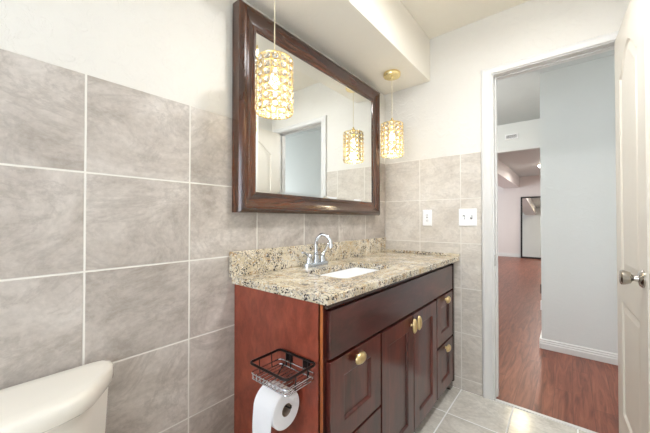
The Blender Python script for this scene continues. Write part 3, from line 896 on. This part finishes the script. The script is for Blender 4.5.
tp = thing('toilet_paper_roll', 'white toilet paper roll hanging below the wire basket with a loose sheet', 'toilet paper', (RX0+0.05, RY, RZ))
bm = bmesh.new()
c = (0, RY, RZ)
n = 48
rings = []
for r_, h_ in ((0.0205, RX0), (RR-0.002, RX0), (RR, RX0+0.002), (RR, RX1-0.002), (RR-0.002, RX1), (0.0205, RX1)):
    rings.append([(h_, RY+r_*math.cos(2*PI*i/n), RZ+r_*math.sin(2*PI*i/n)) for i in range(n)])
loops(bm, rings, True, False, False)
obj('paper_roll', bm, M['paper'], tp, smooth=True)
bm = bmesh.new()
loops(bm, [[(h_, RY+r_*math.cos(2*PI*i/n), RZ+r_*math.sin(2*PI*i/n)) for i in range(n)] for r_, h_ in ((0.0200, RX0+0.0005), (0.0204, RX0+0.0005), (0.0204, RX1-0.0005), (0.0190, RX1-0.0005), (0.0190, RX0+0.0005))], True, False, False)
merge(bm, 0.00005)
obj('cardboard_core', bm, M['card'], tp, smooth=True)
bm = bmesh.new()
path = []
for i in range(9):
    a = PI/2 + (PI/2)*i/8
    path.append((RY+(RR+0.0012)*math.cos(a), RZ+(RR+0.0012)*math.sin(a)))
for i in range(1, 9):
    path.append((RY-RR-0.0012-0.004*math.sin(i*0.5), RZ-0.020*i))
th = 0.0008
for y_, z_ in [None]*0: pass
rings = []
for k, (y_, z_) in enumerate(path):
    rings.append([(RX0+0.002, y_-th, z_+th*0.5), (RX1-0.002-0.004*max(0, k-8)/8, y_-th, z_+th*0.5), (RX1-0.002-0.004*max(0, k-8)/8, y_, z_), (RX0+0.002, y_, z_)])
loops(bm, rings)
obj('loose_sheet', bm, M['paper'], tp, smooth=True)

# ------------------------------------------------------------------ toilet (tank and lid show; bowl stands below the frame)
to = thing('toilet', 'cream porcelain toilet standing against the tiled wall beside the vanity', 'toilet', (0.30, 0.04, 0))
TYC = 0.04
def lid_outline(grow=0.0, n=7):
    """plan of the tank lid: straight back, cut-away front corners"""
    hw_ = 0.250+grow; x0, x1 = 0.022-grow, 0.235+grow
    right = [(x0, hw_-0.030), (x0+0.006, hw_-0.010), (x0+0.028, hw_), (x0+0.055, hw_-0.002), (x0+0.085, hw_-0.014), (x1-0.030, hw_-0.078), (x1-0.010, hw_-0.105), (x1, hw_-0.140), (x1+0.004, hw_-0.19)]
    pts = [(x, TYC+y) for x, y in right]
    pts += [(x, TYC-y) for x, y in reversed(right)]
    return pts
bm = bmesh.new()
rings = []
for g, z in ((-0.012, 0.664), (-0.004, 0.665), (0.0, 0.670), (0.001, 0.690), (0.0, 0.702), (-0.005, 0.7085), (-0.014, 0.7110), (-0.04, 0.7122)):
    rings.append([(x, y, z) for x, y in lid_outline(g)])
loops(bm, rings)
obj('tank_lid', bm, M['porcelain'], to, smooth='full')
bm = bmesh.new()
rings = []
for g, z in ((-0.050, 0.40), (-0.040, 0.42), (-0.022, 0.55), (-0.014, 0.6635)):
    rings.append([(max(x, 0.012), y, z) for x, y in lid_outline(g)])
loops(bm, rings)
obj('tank', bm, M['porcelain'], to, smooth=True, angle=60)
bm = bmesh.new()
box(bm, 0.236, 0.246, TYC-0.155, TYC-0.120, 0.60, 0.625); box(bm, 0.240, 0.252, TYC-0.15, TYC-0.06, 0.607, 0.619)
obj('flush_handle', bm, M['chrome'], to, bevel=0.003)
def ell(cx, rx, ry, z, n=32, back=0.0):
    pts = []
    for i in range(n):
        a = 2*PI*i/n
        x = cx+rx*math.cos(a)
        pts.append((x if x > cx-rx*0.9 else cx-rx*0.9, TYC+ry*math.sin(a), z))
    return pts
bm = bmesh.new()
loops(bm, [ell(0.40, 0.20, 0.115, 0.0), ell(0.40, 0.20, 0.115, 0.03), ell(0.38, 0.17, 0.095, 0.10), ell(0.40, 0.20, 0.12, 0.22), ell(0.43, 0.26, 0.17, 0.34), ell(0.44, 0.275, 0.185, 0.385), ell(0.44, 0.275, 0.185, 0.400)])
obj('bowl', bm, M['porcelain'], to, smooth=True, angle=60)
bm = bmesh.new()
loops(bm, [ell(0.455, 0.275, 0.188, 0.401), ell(0.455, 0.280, 0.190, 0.41), ell(0.455, 0.275, 0.186, 0.425), ell(0.455, 0.24, 0.15, 0.432)])
obj('seat_lid', bm, M['porcelain'], to, smooth=True, angle=60)

# ------------------------------------------------------------------ outlet and switch on the door wall
def plate(name, label, cat, x0, x1, z0, z1):
    t = thing(name, label, cat, ((x0+x1)/2, L, (z0+z1)/2))
    b = boxes((x0, x1, L-0.006, L-0.0003, z0, z1)); obj('cover_plate', b, M['plastic'], t, bevel=0.002)
    return t
t = plate('power_outlet', 'small white single-gang outlet plate on the wall tiles above the counter', 'outlet', 0.305, 0.372, 1.092, 1.207)
obj('receptacle', boxes((0.3215, 0.3555, L-0.0085, L-0.0061, 1.116, 1.183)), M['plastic'], t, bevel=0.001)
bm = bmesh.new()
for zc in (1.168, 1.131):
    for xc in (0.333, 0.344): box(bm, xc-0.0012, xc+0.0012, L-0.0088, L-0.0084, zc-0.005, zc+0.005)
    box(bm, 0.336, 0.341, L-0.0088, L-0.0084, zc-0.011, zc-0.008)
box(bm, 0.332, 0.345, L-0.0090, L-0.0084, 1.1475, 1.1515)
obj('slots', bm, M['dark_slot'], t)
t = plate('light_switch', 'white double toggle switch plate on the tiles beside the door casing', 'light switch', 0.553, 0.665, 1.094, 1.209)
for xc, s in ((0.586, -1), (0.632, 1)):
    b = boxes((xc-0.006, xc+0.006, L-0.0068, L-0.0061, 1.139, 1.164)); obj('toggle_slot', b, M['dark_slot'], t)
    b = bmesh.new()
    z = 1.1515
    loops(b, [[(xc-0.0042, L-0.0069, z-0.006), (xc+0.0042, L-0.0069, z-0.006), (xc+0.0042, L-0.0069, z+0.006), (xc-0.0042, L-0.0069, z+0.006)],
              [(xc-0.0035, L-0.018, z-0.004+s*0.008), (xc+0.0035, L-0.018, z-0.004+s*0.008), (xc+0.0035, L-0.018, z+0.004+s*0.008), (xc-0.0035, L-0.018, z+0.004+s*0.008)]])
    obj('toggle', b, M['plastic'], t)
